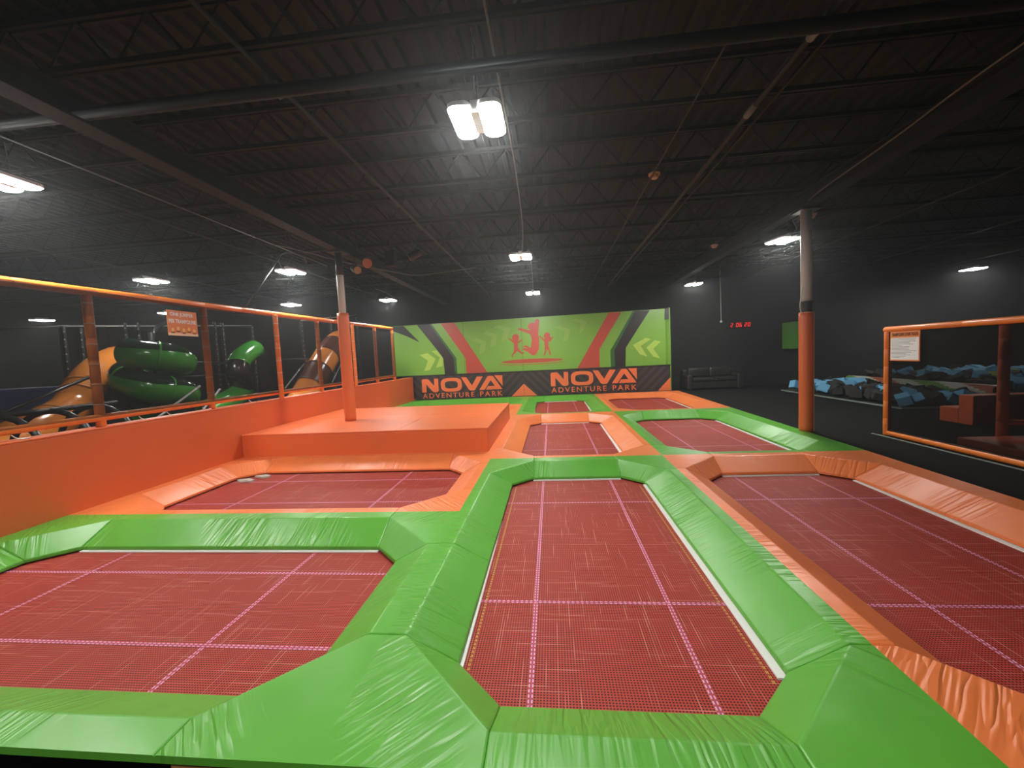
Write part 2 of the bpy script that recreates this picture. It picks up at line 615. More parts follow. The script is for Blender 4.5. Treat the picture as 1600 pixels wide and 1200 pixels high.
def trampoline(label, colour, x0, x1, y0, y1, fl=0.11, fr=0.11, fn=0.12, ff=0.14, slant=False, white='rflx', stitch=False, split=None):
    cx, cy = (x0 + x1) / 2, (y0 + y1) / 2
    t = thing('trampoline', label, 'trampoline', (cx, cy, -0.91), 'trampolines of the court')
    pm = 'pad_' + colour
    # crease rectangle and lip rectangle
    a0, a1, b0, b1 = x0 + fl, x1 - fr, y0 + fn, y1 - ff
    l0, l1, m0, m1 = a0 + WS, a1 - WS, b0 + WS, b1 - WS
    C2 = CUT + WS
    xe = (lambda y: xr(y)) if slant else (lambda y: x1)
    ZL = -DROP + 0.035

    def pad(name, flat, slope, along):
        """flat: polygon (x, y) at the top; slope: crease A, crease B, lip B, lip A"""
        m = MB()
        T = 0.035
        top = [Vector((p[0], p[1], 0)) for p in flat]
        cA, cB, lB, lA = [Vector((p[0], p[1], z)) for p, z in zip(slope, (0, 0, ZL, ZL))]
        dn = Vector((0, 0, -T))
        vs = []

        def idx(p):
            for i, q in enumerate(vs):
                if (q - p).length < 1e-6:
                    return i
            vs.append(p)
            return len(vs) - 1
        faces = [[idx(p) for p in top], [idx(p) for p in (cA, cB, lB, lA)]]
        faces += [[idx(p + dn) for p in reversed(top)], [idx(p + dn) for p in (lA, lB, cB, cA)]]
        loop = []
        k = len(top)
        for i in range(k):
            p, q = top[i], top[(i + 1) % k]
            if {idx(p), idx(q)} == {idx(cA), idx(cB)}:
                continue
            loop.append((p, q))
        loop += [(cB, lB), (lB, lA), (lA, cA)]
        for p, q in loop:
            faces.append([idx(p), idx(p + dn), idx(q + dn), idx(q)])
        bm = bmesh.new()
        bv = [bm.verts.new(p) for p in vs]
        for f in faces:
            try:
                bm.faces.new([bv[i] for i in f])
            except ValueError:
                pass
        bmesh.ops.recalc_face_normals(bm, faces=bm.faces)
        ab = Vector((cA.x, cA.y, 0))

        def key(v):
            return (round(v.co.x, 4), round(v.co.y, 4), round(v.co.z, 4))
        kk = lambda p: (round(p.x, 4), round(p.y, 4), round(p.z, 4))
        soft = [(cA, lA), (cB, lB), (lA, lB), (cA, cB), (lA + dn, lB + dn)]
        for p, q in loop:
            if {idx(p), idx(q)} & {idx(cA), idx(cB)}:
                soft.append((p, q))
        want = {frozenset((kk(p), kk(q))) for p, q in soft}
        es = [e for e in bm.edges if frozenset((key(e.verts[0]), key(e.verts[1]))) in want]
        bmesh.ops.bevel(bm, geom=es, offset=0.010, segments=2, affect='EDGES', profile=0.5)
        lay = bm.loops.layers.uv.new('UVMap')
        d = Vector((along[0], along[1], 0)).normalized()
        e = Vector((-d.y, d.x, 0))
        off = random.uniform(0, 50)
        for f in bm.faces:
            for l in f.loops:
                l[lay].uv = (l.vert.co.dot(d) + off, l.vert.co.dot(e))
        me = bpy.data.meshes.new(name)
        bm.to_mesh(me)
        bm.free()
        return link(name, me, pm, t)

    ya, yb = b0 + C2, b1 - C2            # seam positions on the long sides
    xa, xb = a0 + C2, a1 - C2
    L = lambda *p: p
    pad('side_pad', [(xa, y0), (xb, y0), (xb, b0), (xa, b0)], [(xa, b0), (xb, b0), (l1 - CUT, m0), (l0 + CUT, m0)], (1, 0))
    pad('side_pad', [(xb, y1), (xa, y1), (xa, b1), (xb, b1)], [(xb, b1), (xa, b1), (l0 + CUT, m1), (l1 - CUT, m1)], (1, 0))
    for ys, ye in (((ya, yb),) if split is None else ((ya, split), (split, yb))):
        pad('side_pad', [(x0, ye), (x0, ys), (a0, ys), (a0, ye)], [(a0, ye), (a0, ys), (l0, ys), (l0, ye)], (0, 1))
    pad('side_pad', [(xe(ya), ya), (xe(yb), yb), (a1, yb), (a1, ya)], [(a1, ya), (a1, yb), (l1, m1 - CUT), (l1, m0 + CUT)], (0, 1))
    pad('corner_pad', [(x0, y0), (xa, y0), (xa, b0), (a0, ya), (x0, ya)], [(xa, b0), (a0, ya), (l0, m0 + CUT), (l0 + CUT, m0)], (1, -1))
    pad('corner_pad', [(xe(y0), y0), (xe(ya), ya), (a1, ya), (xb, b0), (xb, y0)], [(a1, ya), (xb, b0), (l1 - CUT, m0), (l1, m0 + CUT)], (1, 1))
    pad('corner_pad', [(xe(y1), y1), (xb, y1), (xb, b1), (a1, yb), (xe(yb), yb)], [(xb, b1), (a1, yb), (l1, m1 - CUT), (l1 - CUT, m1)], (1, -1))
    pad('corner_pad', [(x0, y1), (x0, yb), (a0, yb), (xa, b1), (xa, y1)], [(a0, yb), (xa, b1), (l0 + CUT, m1), (l0, m1 - CUT)], (1, 1))

    # the jumping bed, running on under the lips of the pads
    zm = -DROP - 0.012
    e = 0.06
    oc = [(l0 - e, m0 + CUT), (l0 + CUT, m0 - e), (l1 - CUT, m0 - e), (l1 + e, m0 + CUT),
          (l1 + e, m1 - CUT), (l1 - CUT, m1 + e), (l0 + CUT, m1 + e), (l0 - e, m1 - CUT)]
    bed = part('bed', MB().prism(oc, lambda a, b, d: (a, b, zm - d), 0.006), 'mat_red', t)

    def line(p, q, w, mt, z, nm):
        p, q = Vector((*p, z)), Vector((*q, z))
        d = (q - p)
        ln = d.length
        s = Vector((-d.y, d.x, 0)).normalized() * w / 2
        m = MB()
        m.quad(p - s, q - s, q + s, p + s, uv=[(0, -0.5), (ln, -0.5), (ln, 0.5), (0, 0.5)])
        part(nm, m, mt, bed, recalc=False)
    lx, ly = l1 - l0, m1 - m0
    wl = 0.026
    for fx in (0.235, 0.76):
        xq = l0 + lx * fx
        line((xq, m0 - 0.03), (xq, m1 + 0.03), wl, 'line_pink', zm + 0.0015, 'stitch_line')
    for fy in (0.245, 0.765):
        yq = m0 + ly * fy
        line((l0 - 0.03, yq), (l1 + 0.03, yq), wl, 'line_pink', zm + 0.0022, 'stitch_line')
    for (p, q) in () if not stitch else (((l0 + CUT, m0 + 0.012), (l1 - CUT, m0 + 0.012)), ((l0 + 0.05, m0 + CUT), (l0 + 0.05, m1 - CUT)),
                   ((l1 - 0.075, m0 + CUT * 0.9), (l1 - 0.075, m1 - CUT))):
        line(p, q, 0.012, 'line_yellow', zm + 0.0012, 'edge_stitch')
    # white webbing where the bed shows beside the pads
    zs = zm + 0.012

    def strip(p0, p1, w0, w1, nx, ny):
        m = MB()
        a = [(p0[0], p0[1]), (p1[0], p1[1]), (p1[0] + nx * w1, p1[1] + ny * w1), (p0[0] + nx * w0, p0[1] + ny * w0)]
        m.prism(a, lambda u, v, d: (u, v, zs - d), 0.012)
        part('webbing_strip', m, 'strip_white', t)
    if 'r' in white:
        strip((l1 + 0.03, m0 + CUT), (l1 + 0.03, m1 - CUT), 0.075, 0.06, -1, 0)
    if 'l' in white:
        strip((l0 - 0.03, m0 + CUT), (l0 - 0.03, m0 + 0.62 * ly), 0.05, 0.03, 1, 0)
    if 'f' in white:
        strip((l0 + CUT, m1 + 0.03), (l1 - CUT, m1 + 0.03), 0.06, 0.06, 0, -1)
    fr_ = MB()
    for sx_ in (l0, l1):
        for sy_ in (m0, m1):
            fr_.tube([(sx_, sy_, -0.91), (sx_, sy_, -0.24)], 0.03, 6)
    for sy_ in (m0, m1):
        fr_.tube([(l0, sy_, -0.26), (l1, sy_, -0.26)], 0.02, 6)
    for sx_ in (l0, l1):
        fr_.tube([(sx_, m0, -0.26), (sx_, m1, -0.26)], 0.02, 6)
    part('steel_frame', fr_, 'steel_dark', t)
    return t


trampoline('red trampoline bed framed in green pads, nearest on the left against the orange half wall', 'green', XL, XC, YN, 3.95, fl=0.15, fn=0.17, white='f')
tL2 = trampoline('red trampoline framed in orange pads between the near green one and the raised platform', 'orange', XL, XC, 3.95, 6.55, fl=0.15, ff=0.10, white='')
trampoline('red trampoline bed framed in green pads, nearest in the middle, white strip along its right', 'green', XC, XM, YN, YA, fn=0.17, ff=0.17, white='rlf', stitch=True, split=3.25)
trampoline('red trampoline framed in orange pads, nearest on the right beside the netted frame', 'orange', XM, xr(3.7), YN, YA, fr=0.24, fn=0.17, ff=0.13, slant=True, white='rf')
tC2 = trampoline('red trampoline framed in orange pads beside the right side of the raised platform', 'orange', XC, XM, YA, YB_, white='rf')
trampoline('red trampoline framed in green pads in front of the right orange padded column', 'green', XM, xr(8.4), YA, YB_, fr=0.27, slant=True, white='r')
trampoline('green padded trampoline in the middle column at the foot of the printed back panel', 'green', XC, XM, YB_, YBACK, white='rlf')
trampoline('orange padded trampoline at the far right end of the court below the second lettering', 'orange', XM, xr(13.1), YB_, YBACK, fr=0.27, slant=True, white='r')
trampoline('orange padded trampoline mostly hidden directly behind the raised platform', 'orange', XL, XC, 10.05, 13.10, white='')
trampoline('green padded trampoline far left whose back pads show over the platform', 'green', XL, XC, 13.10, YBACK, white='')
# flat infill pad between the platform and the orange middle trampoline
part('infill_pad', MB().box(-1.10, XC, 6.55, 10.05, -0.04, 0.0), 'pad_orange', tC2, uvfn=lambda c: (c.y, c.x))

single('step_block', MB().box(-1.66, -0.34, 1.42, 1.62, -0.32, -0.05), 'wood_tan', 'tan block under the green corner pads at the near edge', 'step', (-1.0, 1.52, -0.32), bevel=0.01)
# torn bits lying on the orange left trampoline's bed
for k, (dx, dy) in enumerate([(-4.86, 5.78), (-4.72, 5.98)]):
    mb = MB()
    r = random.Random(k)
    pts = [(dx + (0.10 + 0.05 * r.random()) * math.cos(a), dy + 0.05 * (0.7 + r.random()) * math.sin(a)) for a in [i * 0.7 for i in range(9)]]
    mb.prism(pts, lambda a, b, d: (a, b, -0.205 + 0.02 * math.sin(a * 40) * 0.3 + d), 0.03)
    single('debris_scrap', mb, 'debris', ['larger grey scrap lying on the red bed by the left corner', 'smaller grey scrap on the red bed, right of the larger one'][k], 'scrap', (dx, dy, -0.207))

# ------------------------------------------------------------------ orange half wall, fence, platform
hw = thing('padded_half_wall', 'long orange padded half wall along the left of the court', 'half wall', (-5.64, 7, -0.9))
part('wall_core', MB().box(-5.74, XL, -3.0, 15.6, -0.9, 0.905), 'wall_orange', hw, bevel=0.012)
part('wall_cap', MB().box(-5.755, XL + 0.004, -3.0, 15.6, 0.905, 0.93), 'wall_orange', hw, bevel=0.008)


def sleeve_tube(p, q, r, seg, n=10, dent=0.93):
    """foam sleeve pulled over a pipe, pinched where the lengths meet"""
    p, q = Vector(p), Vector(q)
    ln = (q - p).length
    k = max(1, round(ln / seg))
    pts, rs = [], []
    for i in range(k):
        a, b = i / k, (i + 1) / k
        e = 0.012 / ln
        for f, rr in ((a + e * 0.1, r * dent), (a + e, r), (b - e, r), (b - e * 0.1, r * dent)):
            pts.append(p.lerp(q, f))
            rs.append(rr)
    return MB().tube(pts, rs, n)


fz = lambda y: 2.575 + (y - 3.0) * 0.018
fence = thing('net_fence', 'tall orange foam sleeved fence with black net on the left half wall', 'fence', (-5.62, 7, 0.93))
part('top_rail', sleeve_tube((-5.62, 0.6, fz(0.6)), (-5.62, 14.0, fz(14.0)), 0.052, 0.8), 'foam_orange', fence, smooth=True)
part('bottom_rail', sleeve_tube((-5.62, 0.6, 1.03), (-5.62, 14.0, 1.07), 0.045, 0.30), 'foam_orange', fence, smooth=True)
for y in (1.2, 2.83, 4.46, 6.12, 7.74, 9.34, 10.93, 12.55, 13.98):
    fx = -5.548 if y in (7.74, 10.93) else -5.63
    ps = part('post', sleeve_tube((fx, y, 0.93), (fx, y, fz(y) - 0.03), 0.05, 0.27), 'foam_orange', fence, smooth=True)
    for k in range(6):
        z = 1.2 + k * 0.25
        part('cable_tie', MB().tube([(fx, y, z), (fx, y, z + 0.012)], 0.0525, 10), 'tie_pale', ps, smooth=True)
part('net', MB().box(-5.570, -5.568, 0.6, 14.0, 1.05, 2.60), 'net_grey', fence)
for y, dx in ((3.6, 0.03), (4.9, 0.04), (5.3, 0.02), (5.9, 0.03), (6.9, 0.03), (8.2, 0.02)):
    part('tie_end', MB().tube(spline([(-5.60, y, 0.99), (-5.57, y + 0.03, 0.945), (-5.56, y + 0.12, 0.942)], 3), 0.006, 4), 'strip_white', fence)
part('ceiling_strut', MB().tube([(-5.62, 7.02, fz(7.02) + 0.03), (-5.62, 8.15, 3.9)], 0.022, 6), 'steel_dark', fence, smooth=True)

plat = thing('raised_platform', 'orange padded raised platform built around the left column', 'platform', (-3.3, 8.3, -0.9))
part('body', MB().box(-5.52, -1.10, 6.55, 10.05, -0.9, 0.37), 'wall_orange', plat, bevel=0.008)
for (xa, xb) in ((-5.52, -2.684), (-2.676, -1.095)):
    for (ya, yb) in ((6.545, 8.396), (8.404, 10.05)):
        part('top_panel', MB().box(xa, xb, ya, yb, 0.37, 0.40), 'wall_orange', plat, bevel=0.007, segs=1)


def column(name, label, x, y, zb, zt, r, rp, collar, wrapmat='wrap_orange'):
    c = thing(name, label, 'column', (x, y, zb))
    m = MB()
    pts, rs = [], []
    k = 26
    rr = random.Random(int(x * 10))
    for i in range(k + 1):
        f = i / k
        pts.append((x, y, zb + 0.002 + (zt - zb - 0.002) * f))
        rs.append(r * (1 + 0.02 * (rr.random() - 0.5)) * (0.97 if i in (0, k) else 1))
    m.tube(pts, rs, 14)
    w = part('wrap_pad', m, wrapmat, c, smooth=True)
    if collar:
        part('wrap_seam', MB().box(x + r * 0.72, x + r * 0.77, y - r * 0.70, y - r * 0.64, zb + 0.01, zt - 0.01), 'tie_pale', w)
        part('wrap_hem', MB().tube([(x, y, zt - 0.006), (x, y, zt + 0.004)], r * 1.0, 14), 'tie_pale', w, smooth=True)
    part('pole', MB().tube([(x, y, zt - 0.1), (x, y, 3.84)], rp, 14), 'pole_grey', c, smooth=True)
    if collar:
        part('collar', MB().lathe([(rp * 1.04, 0), (rp * 1.04, 0.16), (rp * 1.25, 0.17), (rp * 1.25, 0.19)], (x, y, zt)), 'pole_black', c, smooth=False)
        part('wire', MB().tube(spline([(x - rp * 1.1, y - 0.03, zt - 0.02), (x - rp * 1.5, y - 0.04, zt + 0.12), (x - rp * 1.05, y - 0.04, zt + 0.42)], 4), 0.007, 5), 'strip_white', c)
    else:
        part('top_paint', MB().tube([(x, y, 3.36), (x, y, 3.84)], rp * 1.03, 14), 'pole_black', c, smooth=True)
    part('top_plate', MB().box(x - 0.16, x + 0.16, y - 0.16, y + 0.16, 3.80, 3.84), 'pole_black', c)
    return c


column('padded_column', 'orange wrapped steel column standing on the raised platform at left', -4.18, 7.89, 0.40, 2.60, 0.115, 0.07, False)
column('padded_column', 'orange wrapped grey steel column on the black floor at right', 4.46, 7.55, -0.012, 2.08, 0.112, 0.085, True)

# ------------------------------------------------------------------ printed back panel
BY = 15.9
bp = lambda k: (lambda a, b, d: (a, BY - 0.03 - 0.004 * k + d, b))
bw = thing('printed_banner', 'wide green printed banner with jumping figures on the back wall', 'banner', (-0.9, BY, 0))


def art(name, poly, mat, k, parent):
    return part(name, MB().prism(poly, bp(k), 0.003), mat, parent)


Z0, Z1 = 0.98, 3.06
for xa, xb in ((-6.34, -3.455), (-3.445, -1.125), (-1.115, 4.36)):
    part('vinyl_sheet', MB().prism([(xa, Z0), (xb, Z0), (xb, Z1 + (xb + 0.9) * 0.008), (xa, Z1 + (xa + 0.9) * 0.008)], lambda a, b, d: (a, BY - 0.03 + d, b), 0.03), 'banner_green', bw)
for xs in (-3.45, -1.12):
    art('sheet_seam', [(xs - 0.006, Z0), (xs + 0.006, Z0), (xs + 0.006, Z1), (xs - 0.006, Z1)], 'seam_dark', 0, bw)
art('black_wedge', [(-6.34, 3.0), (-5.88, 3.01), (-5.25, 2.32), (-5.77, 2.59), (-6.34, 2.83)], 'banner_black', 1, bw)
art('black_band', [(-5.32, 3.02), (-4.80, 3.03), (-3.88, 1.61), (-3.88, Z0), (-4.29, Z0), (-4.31, 1.62), (-4.53, 1.95)], 'banner_black', 1, bw)
art('band_edge', [(-4.80, 3.03), (-4.72, 3.03), (-3.78, 1.62), (-3.78, Z0), (-3.88, Z0), (-3.88, 1.61)], 'banner_green_dark', 1, bw)
art('red_band', [(-4.35, 3.03), (-3.78, 3.03), (-2.55, Z0), (-3.40, Z0), (-3.41, 1.59)], 'banner_red', 1, bw)
art('red_band', [(2.26, 3.07), (2.75, 3.07), (1.87, 1.69), (1.87, Z0), (1.00, Z0)], 'banner_red', 1, bw)
art('black_band', [(3.25, 3.08), (3.80, 3.08), (2.87, 1.70), (2.84, Z0), (2.45, Z0), (2.43, 1.61)], 'banner_black', 1, bw)
art('band_edge', [(3.17, 3.08), (3.25, 3.08), (2.43, 1.61), (2.45, Z0), (2.29, Z0), (2.28, 1.61)], 'banner_green_dark', 1, bw)
art('chevron', [(-5.28, 1.81), (-4.96, 1.87), (-4.63, 1.62), (-4.90, 1.19), (-5.14, 1.15), (-4.96, 1.56)], 'banner_lime', 1, bw)
art('chevron', [(-4.79, 1.94), (-4.57, 1.97), (-4.34, 1.67), (-4.36, 1.32), (-4.64, 1.27), (-4.45, 1.67)], 'banner_lime', 2, bw)
for ch in ([(-3.14, 2.3), (-2.92, 2.37), (-2.54, 2.21), (-2.62, 1.82), (-2.84, 1.73), (-2.76, 2.15)],
           [(-2.68, 2.52), (-2.48, 2.62), (-2.09, 2.44), (-2.18, 2.04), (-2.4, 1.97), (-2.3, 2.39)],
           [(-2.21, 2.74), (-2.03, 2.85), (-1.56, 2.69), (-1.71, 2.28), (-1.93, 2.18), (-1.81, 2.61)],
           [(0.18, 2.63), (0.37, 2.67), (0.79, 2.51), (0.68, 2.12), (0.49, 2.02), (0.58, 2.44)],
           [(0.86, 2.87), (1.01, 2.94), (1.41, 2.79), (1.29, 2.44), (1.12, 2.34), (1.2, 2.73)]):
    art('faint_chevron', ch, 'banner_faint', 1, bw)
art('chevron', [(3.14, 1.79), (3.62, 2.04), (3.81, 1.98), (3.43, 1.74), (3.67, 1.32), (3.40, 1.41)], 'banner_lime', 1, bw)
art('chevron', [(3.64, 1.66), (3.95, 1.93), (4.18, 1.87), (3.89, 1.61), (4.15, 1.23), (3.90, 1.30)], 'banner_lime', 1, bw)


def capsule(p, q, r0, r1, n=7):
    p, q = Vector(p), Vector(q)
    a = math.atan2(q.y - p.y, q.x - p.x)
    pts = [(q.x + r1 * math.cos(a - math.pi / 2 + math.pi * i / n), q.y + r1 * math.sin(a - math.pi / 2 + math.pi * i / n)) for i in range(n + 1)]
    pts += [(p.x + r0 * math.cos(a + math.pi / 2 + math.pi * i / n), p.y + r0 * math.sin(a + math.pi / 2 + math.pi * i / n)) for i in range(n + 1)]
    return pts


def figure(name, shapes):
    m = MB()
    for i, s in enumerate(shapes):
        m.prism(capsule(*s), bp(2 + i * 0.08), 0.002)
    part(name, m, 'banner_red', bw)


figure('small_jumper', [((-1.36, 2.27), (-1.36, 2.31), 0.13, 0.14), ((-1.36, 2.10), (-1.36, 1.84), 0.08, 0.085), ((-1.40, 2.10), (-1.63, 2.29), 0.04, 0.022),
                        ((-1.32, 2.09), (-1.10, 2.21), 0.04, 0.022), ((-1.39, 1.84), (-1.42, 1.72), 0.06, 0.035), ((-1.42, 1.72), (-1.54, 1.62), 0.035, 0.022),
                        ((-1.54, 1.62), (-1.52, 1.55), 0.022, 0.02), ((-1.32, 1.84), (-1.13, 1.67), 0.06, 0.028), ((-1.13, 1.67), (-1.06, 1.71), 0.028, 0.018)])
figure('tall_jumper', [((-0.72, 2.71), (-0.68, 2.72), 0.14, 0.14), ((-0.58, 2.48), (-0.48, 2.92), 0.13, 0.075), ((-0.64, 2.50), (-0.58, 2.20), 0.16, 0.14),
                       ((-0.58, 2.20), (-0.62, 1.86), 0.14, 0.16), ((-0.62, 1.86), (-0.68, 1.70), 0.16, 0.13), ((-0.74, 2.47), (-1.22, 2.64), 0.075, 0.04),
                       ((-0.70, 1.70), (-1.00, 1.83), 0.10, 0.045), ((-1.00, 1.83), (-1.08, 1.84), 0.045, 0.03), ((-0.76, 1.80), (-0.97, 1.95), 0.05, 0.035), ((-0.97, 1.95), (-1.08, 1.93), 0.035, 0.02)])
figure('small_jumper', [((-0.13, 2.30), (-0.12, 2.33), 0.125, 0.12), ((-0.16, 2.14), (-0.16, 1.86), 0.085, 0.075), ((-0.22, 2.12), (-0.41, 2.31), 0.035, 0.02),
                        ((-0.09, 2.13), (0.03, 2.18), 0.04, 0.028), ((0.03, 2.18), (0.10, 2.26), 0.028, 0.016), ((-0.02, 2.22), (0.0, 2.10), 0.05, 0.02),
                        ((-0.19, 1.84), (-0.21, 1.70), 0.05, 0.028), ((-0.21, 1.70), (-0.26, 1.57), 0.028, 0.026), ((-0.12, 1.84), (-0.06, 1.72), 0.05, 0.028), ((-0.06, 1.72), (-0.03, 1.58), 0.028, 0.03)])
art('trampoline_disc', [(-0.75 + 1.22 * math.cos(i * math.pi / 16), 1.365 + 0.08 * math.sin(i * math.pi / 16)) for i in range(32)], 'banner_red', 1, bw)
arc_o = [(-0.76 + 1.32 * math.cos(math.pi + i * math.pi / 20), 1.30 + 0.085 * math.sin(math.pi + i * math.pi / 20)) for i in range(21)]
arc_i = [(-0.76 + 1.31 * math.cos(math.pi + i * math.pi / 20), 1.315 + 0.075 * math.sin(math.pi + i * math.pi / 20)) for i in range(21)]
art('disc_rim', arc_o + arc_i[::-1], 'banner_red', 1, bw)
# right hand return of the frame, folded sheet end
part('frame_return', MB().box(4.50, 4.535, BY - 0.06, 16.45, 0.0, 3.13), 'banner_green', bw)
m = MB()
for i in range(8):
    z_a, z_b = Z0 + i * 0.262, Z0 + (i + 1) * 0.262
    m.quad((4.36, BY - 0.03, z_a), (4.43, BY + 0.05, z_a), (4.43, BY + 0.05, z_b), (4.36, BY - 0.03, z_b))
    m.quad((4.43, BY + 0.05, z_a), (4.50, BY - 0.02, z_a), (4.50, BY - 0.02, z_b), (4.43, BY + 0.05, z_b))
part('folded_edge', m, 'banner_green', bw, recalc=False)
art('black_corner', [(4.35, 3.10), (4.50, 3.12), (4.51, 2.74), (4.33, 2.68)], 'banner_black', 6, bw)

low = thing('lettered_padding', 'black padded strip with NOVA ADVENTURE PARK lettering twice, under the green banner', 'wall padding', (-0.75, BY - 0.1, -0.012))
LY = BY - 0.14
lp = lambda k: (lambda a, b, d: (a, LY - 0.004 * k + d, b))


def lart(name, poly, mat, k, parent=low):
    return part(name, MB().prism(poly, lp(k), 0.003), mat, parent)


for xa, xb in ((-6.02, -3.525), (-3.52, -1.115), (-1.11, 1.585), (1.59, 4.48)):
    part('padded_panel', MB().box(xa, xb, LY, BY - 0.035, -0.01, 0.955), 'panel_black', low, bevel=0.006, segs=1)
part('top_ledge', MB().box(-6.02, 4.50, LY - 0.02, BY - 0.032, 0.957, 0.985), 'banner_black', low)


def clip(poly, f):
    out = []
    for i in range(len(poly)):
        p, q = poly[i], poly[(i + 1) % len(poly)]
        a, b = f(p), f(q)
        if a >= 0:
            out.append(p)
        if (a >= 0) != (b >= 0):
            t = a / (a - b)
            out.append((p[0] + (q[0] - p[0]) * t, p[1] + (q[1] - p[1]) * t))
    return out


def stripes(xlo, xhi, sign):
    x = xlo - 1.2
    while x < xhi + 1.2:
        w, h = 0.16, 0.95
        poly = [(x, 0), (x + w, 0), (x + w + sign * h, h), (x + sign * h, h)]
        poly = clip(poly, lambda p: p[0] - xlo)
        poly = clip(poly, lambda p: xhi - p[0]) if poly else poly
        if len(poly) >= 3:
            lart('stripe', poly, 'panel_stripe', 1)
        x += 0.33


stripes(-6.0, -3.6, -1)
stripes(-3.6, -1.12, 1)
stripes(-1.11, 1.5, -1)
stripes(1.5, 4.47, 1)
lart('orange_corner', [(-6.01, 0.43), (-5.5, 0.0), (-6.01, 0.0)], 'print_orange', 2)
lart('orange_corner', [(-1.62, 0.0), (-1.115, 0.48), (-1.115, 0.0)], 'print_orange', 2)
lart('orange_corner', [(-1.107, 0.48), (-0.60, 0.0), (-1.107, 0.0)], 'print_orange', 2)
lart('orange_corner', [(4.475, 0.50), (4.475, 0.0), (4.0, 0.0)], 'print_orange', 2)


def sup(cx, cz, a, b, n, k=40):
    o = []
    for i in range(k):
        t = 2 * math.pi * i / k
        c, s = math.cos(t), math.sin(t)
        o.append((cx + a * math.copysign(abs(c) ** (2 / n), c), cz + b * math.copysign(abs(s) ** (2 / n), s)))
    return o


for dx, dz in ((0.0, 0.0), (5.18, 0.045)):
    S = lambda L: [(a + dx, b + dz) for a, b in L]
    lart('letter_n', S([(-5.23, 0.29), (-5.23, 0.78), (-5.18, 0.83), (-5.00, 0.83), (-4.94, 0.80), (-4.72, 0.54), (-4.72, 0.83), (-4.55, 0.83), (-4.55, 0.34), (-4.60, 0.29), (-4.74, 0.29), (-4.80, 0.32), (-5.05, 0.62), (-5.05, 0.29)]), 'print_orange', 3)
    m = MB()
    oo, ii = S(sup(-4.02, 0.56, 0.43, 0.275, 3.2)), S(sup(-4.02, 0.56, 0.265, 0.145, 3.2))
    f3 = lp(3)
    for i in range(len(oo)):
        j = (i + 1) % len(oo)
        m.quad(f3(*oo[i], 0), f3(*oo[j], 0), f3(*ii[j], 0), f3(*ii[i], 0))
        m.quad(f3(*oo[i], 0), f3(*oo[i], 0.003), f3(*oo[j], 0.003), f3(*oo[j], 0))
    part('letter_o', m, 'print_orange', low, recalc=False)
    lart('letter_v', S([(-3.61, 0.84), (-3.40, 0.84), (-3.18, 0.50), (-2.97, 0.84), (-2.73, 0.84), (-3.06, 0.33), (-3.11, 0.30), (-3.25, 0.30), (-3.31, 0.33)]), 'print_orange', 3)
    lart('letter_a', S([(-2.90, 0.31), (-2.55, 0.82), (-2.50, 0.85), (-2.36, 0.85), (-2.31, 0.82), (-1.97, 0.31), (-2.64, 0.31), (-2.54, 0.45), (-2.27, 0.45), (-2.42, 0.68), (-2.68, 0.31)]), 'print_orange', 3)
    lart('letter_wedge', S([(-2.27, 0.86), (-1.95, 0.86), (-1.95, 0.43)]), 'print_orange', 3)
    for word, wx, ww in (('ADVENTURE', 0.0, 2.12), ('PARK', 2.35, 0.91)):
        me = fit_text(text_mesh(word, 0.25, 0.001, 0.0022, 1.30), ww, 0.20)
        me.transform(Matrix.Translation((-5.22 + dx + wx, LY - 0.013, 0.045 + dz * 0.8)) @ Matrix.Rotation(math.pi / 2, 4, 'X'))
        link('lettering', me, 'print_orange', low)

# ------------------------------------------------------------------ signs
sg = thing('jumper_sign', 'small orange ONE JUMPER PER TRAMPOLINE sign hung on the left fence net', 'sign', (-5.555, 5.655, 2.10))
part('board', MB().box(-5.560, -5.552, 5.41, 5.905, 2.11, 2.485), 'sign_orange', sg)
part('border', MB().box(-5.5515, -5.5505, 5.41, 5.905, 2.11, 2.15), 'sign_cream', sg)
Ml = Matrix(((0, 0, 1, -5.551), (1, 0, 0, 5.41), (0, 1, 0, 2.11), (0, 0, 0, 1)))
for body, u, v, w, h in (('ONE JUMPER', 0.05, 0.275, 0.385, 0.07), ('PER TRAMPOLINE', 0.02, 0.185, 0.455, 0.06)):
    me = fit_text(text_mesh(body, 0.1, 0.0008, 0.003), w, h)
    me.transform(Ml @ Matrix.Translation((u, v, 0)))
    o = link('lettering', me, 'sign_white', sg)
for k in range(5):
    u, v = 0.07 + k * 0.09, 0.085 + (0.02 if k % 2 else 0.0)
    yq, zq = 5.41 + u, 2.11 + v
    part('jumper_picture', MB().prism([(yq + 0.022 * math.cos(i * 0.7), zq + 0.03 * math.sin(i * 0.7)) for i in range(9)], lambda a, b, d: (-5.551 + d, a, b), 0.002), 'sign_yellow', sg)
    part('disc_picture', MB().prism([(yq + 0.036 * math.cos(i * 0.7), zq - 0.042 + 0.010 * math.sin(i * 0.7)) for i in range(9)], lambda a, b, d: (-5.551 + d, a, b), 0.002), 'sign_brown', sg)

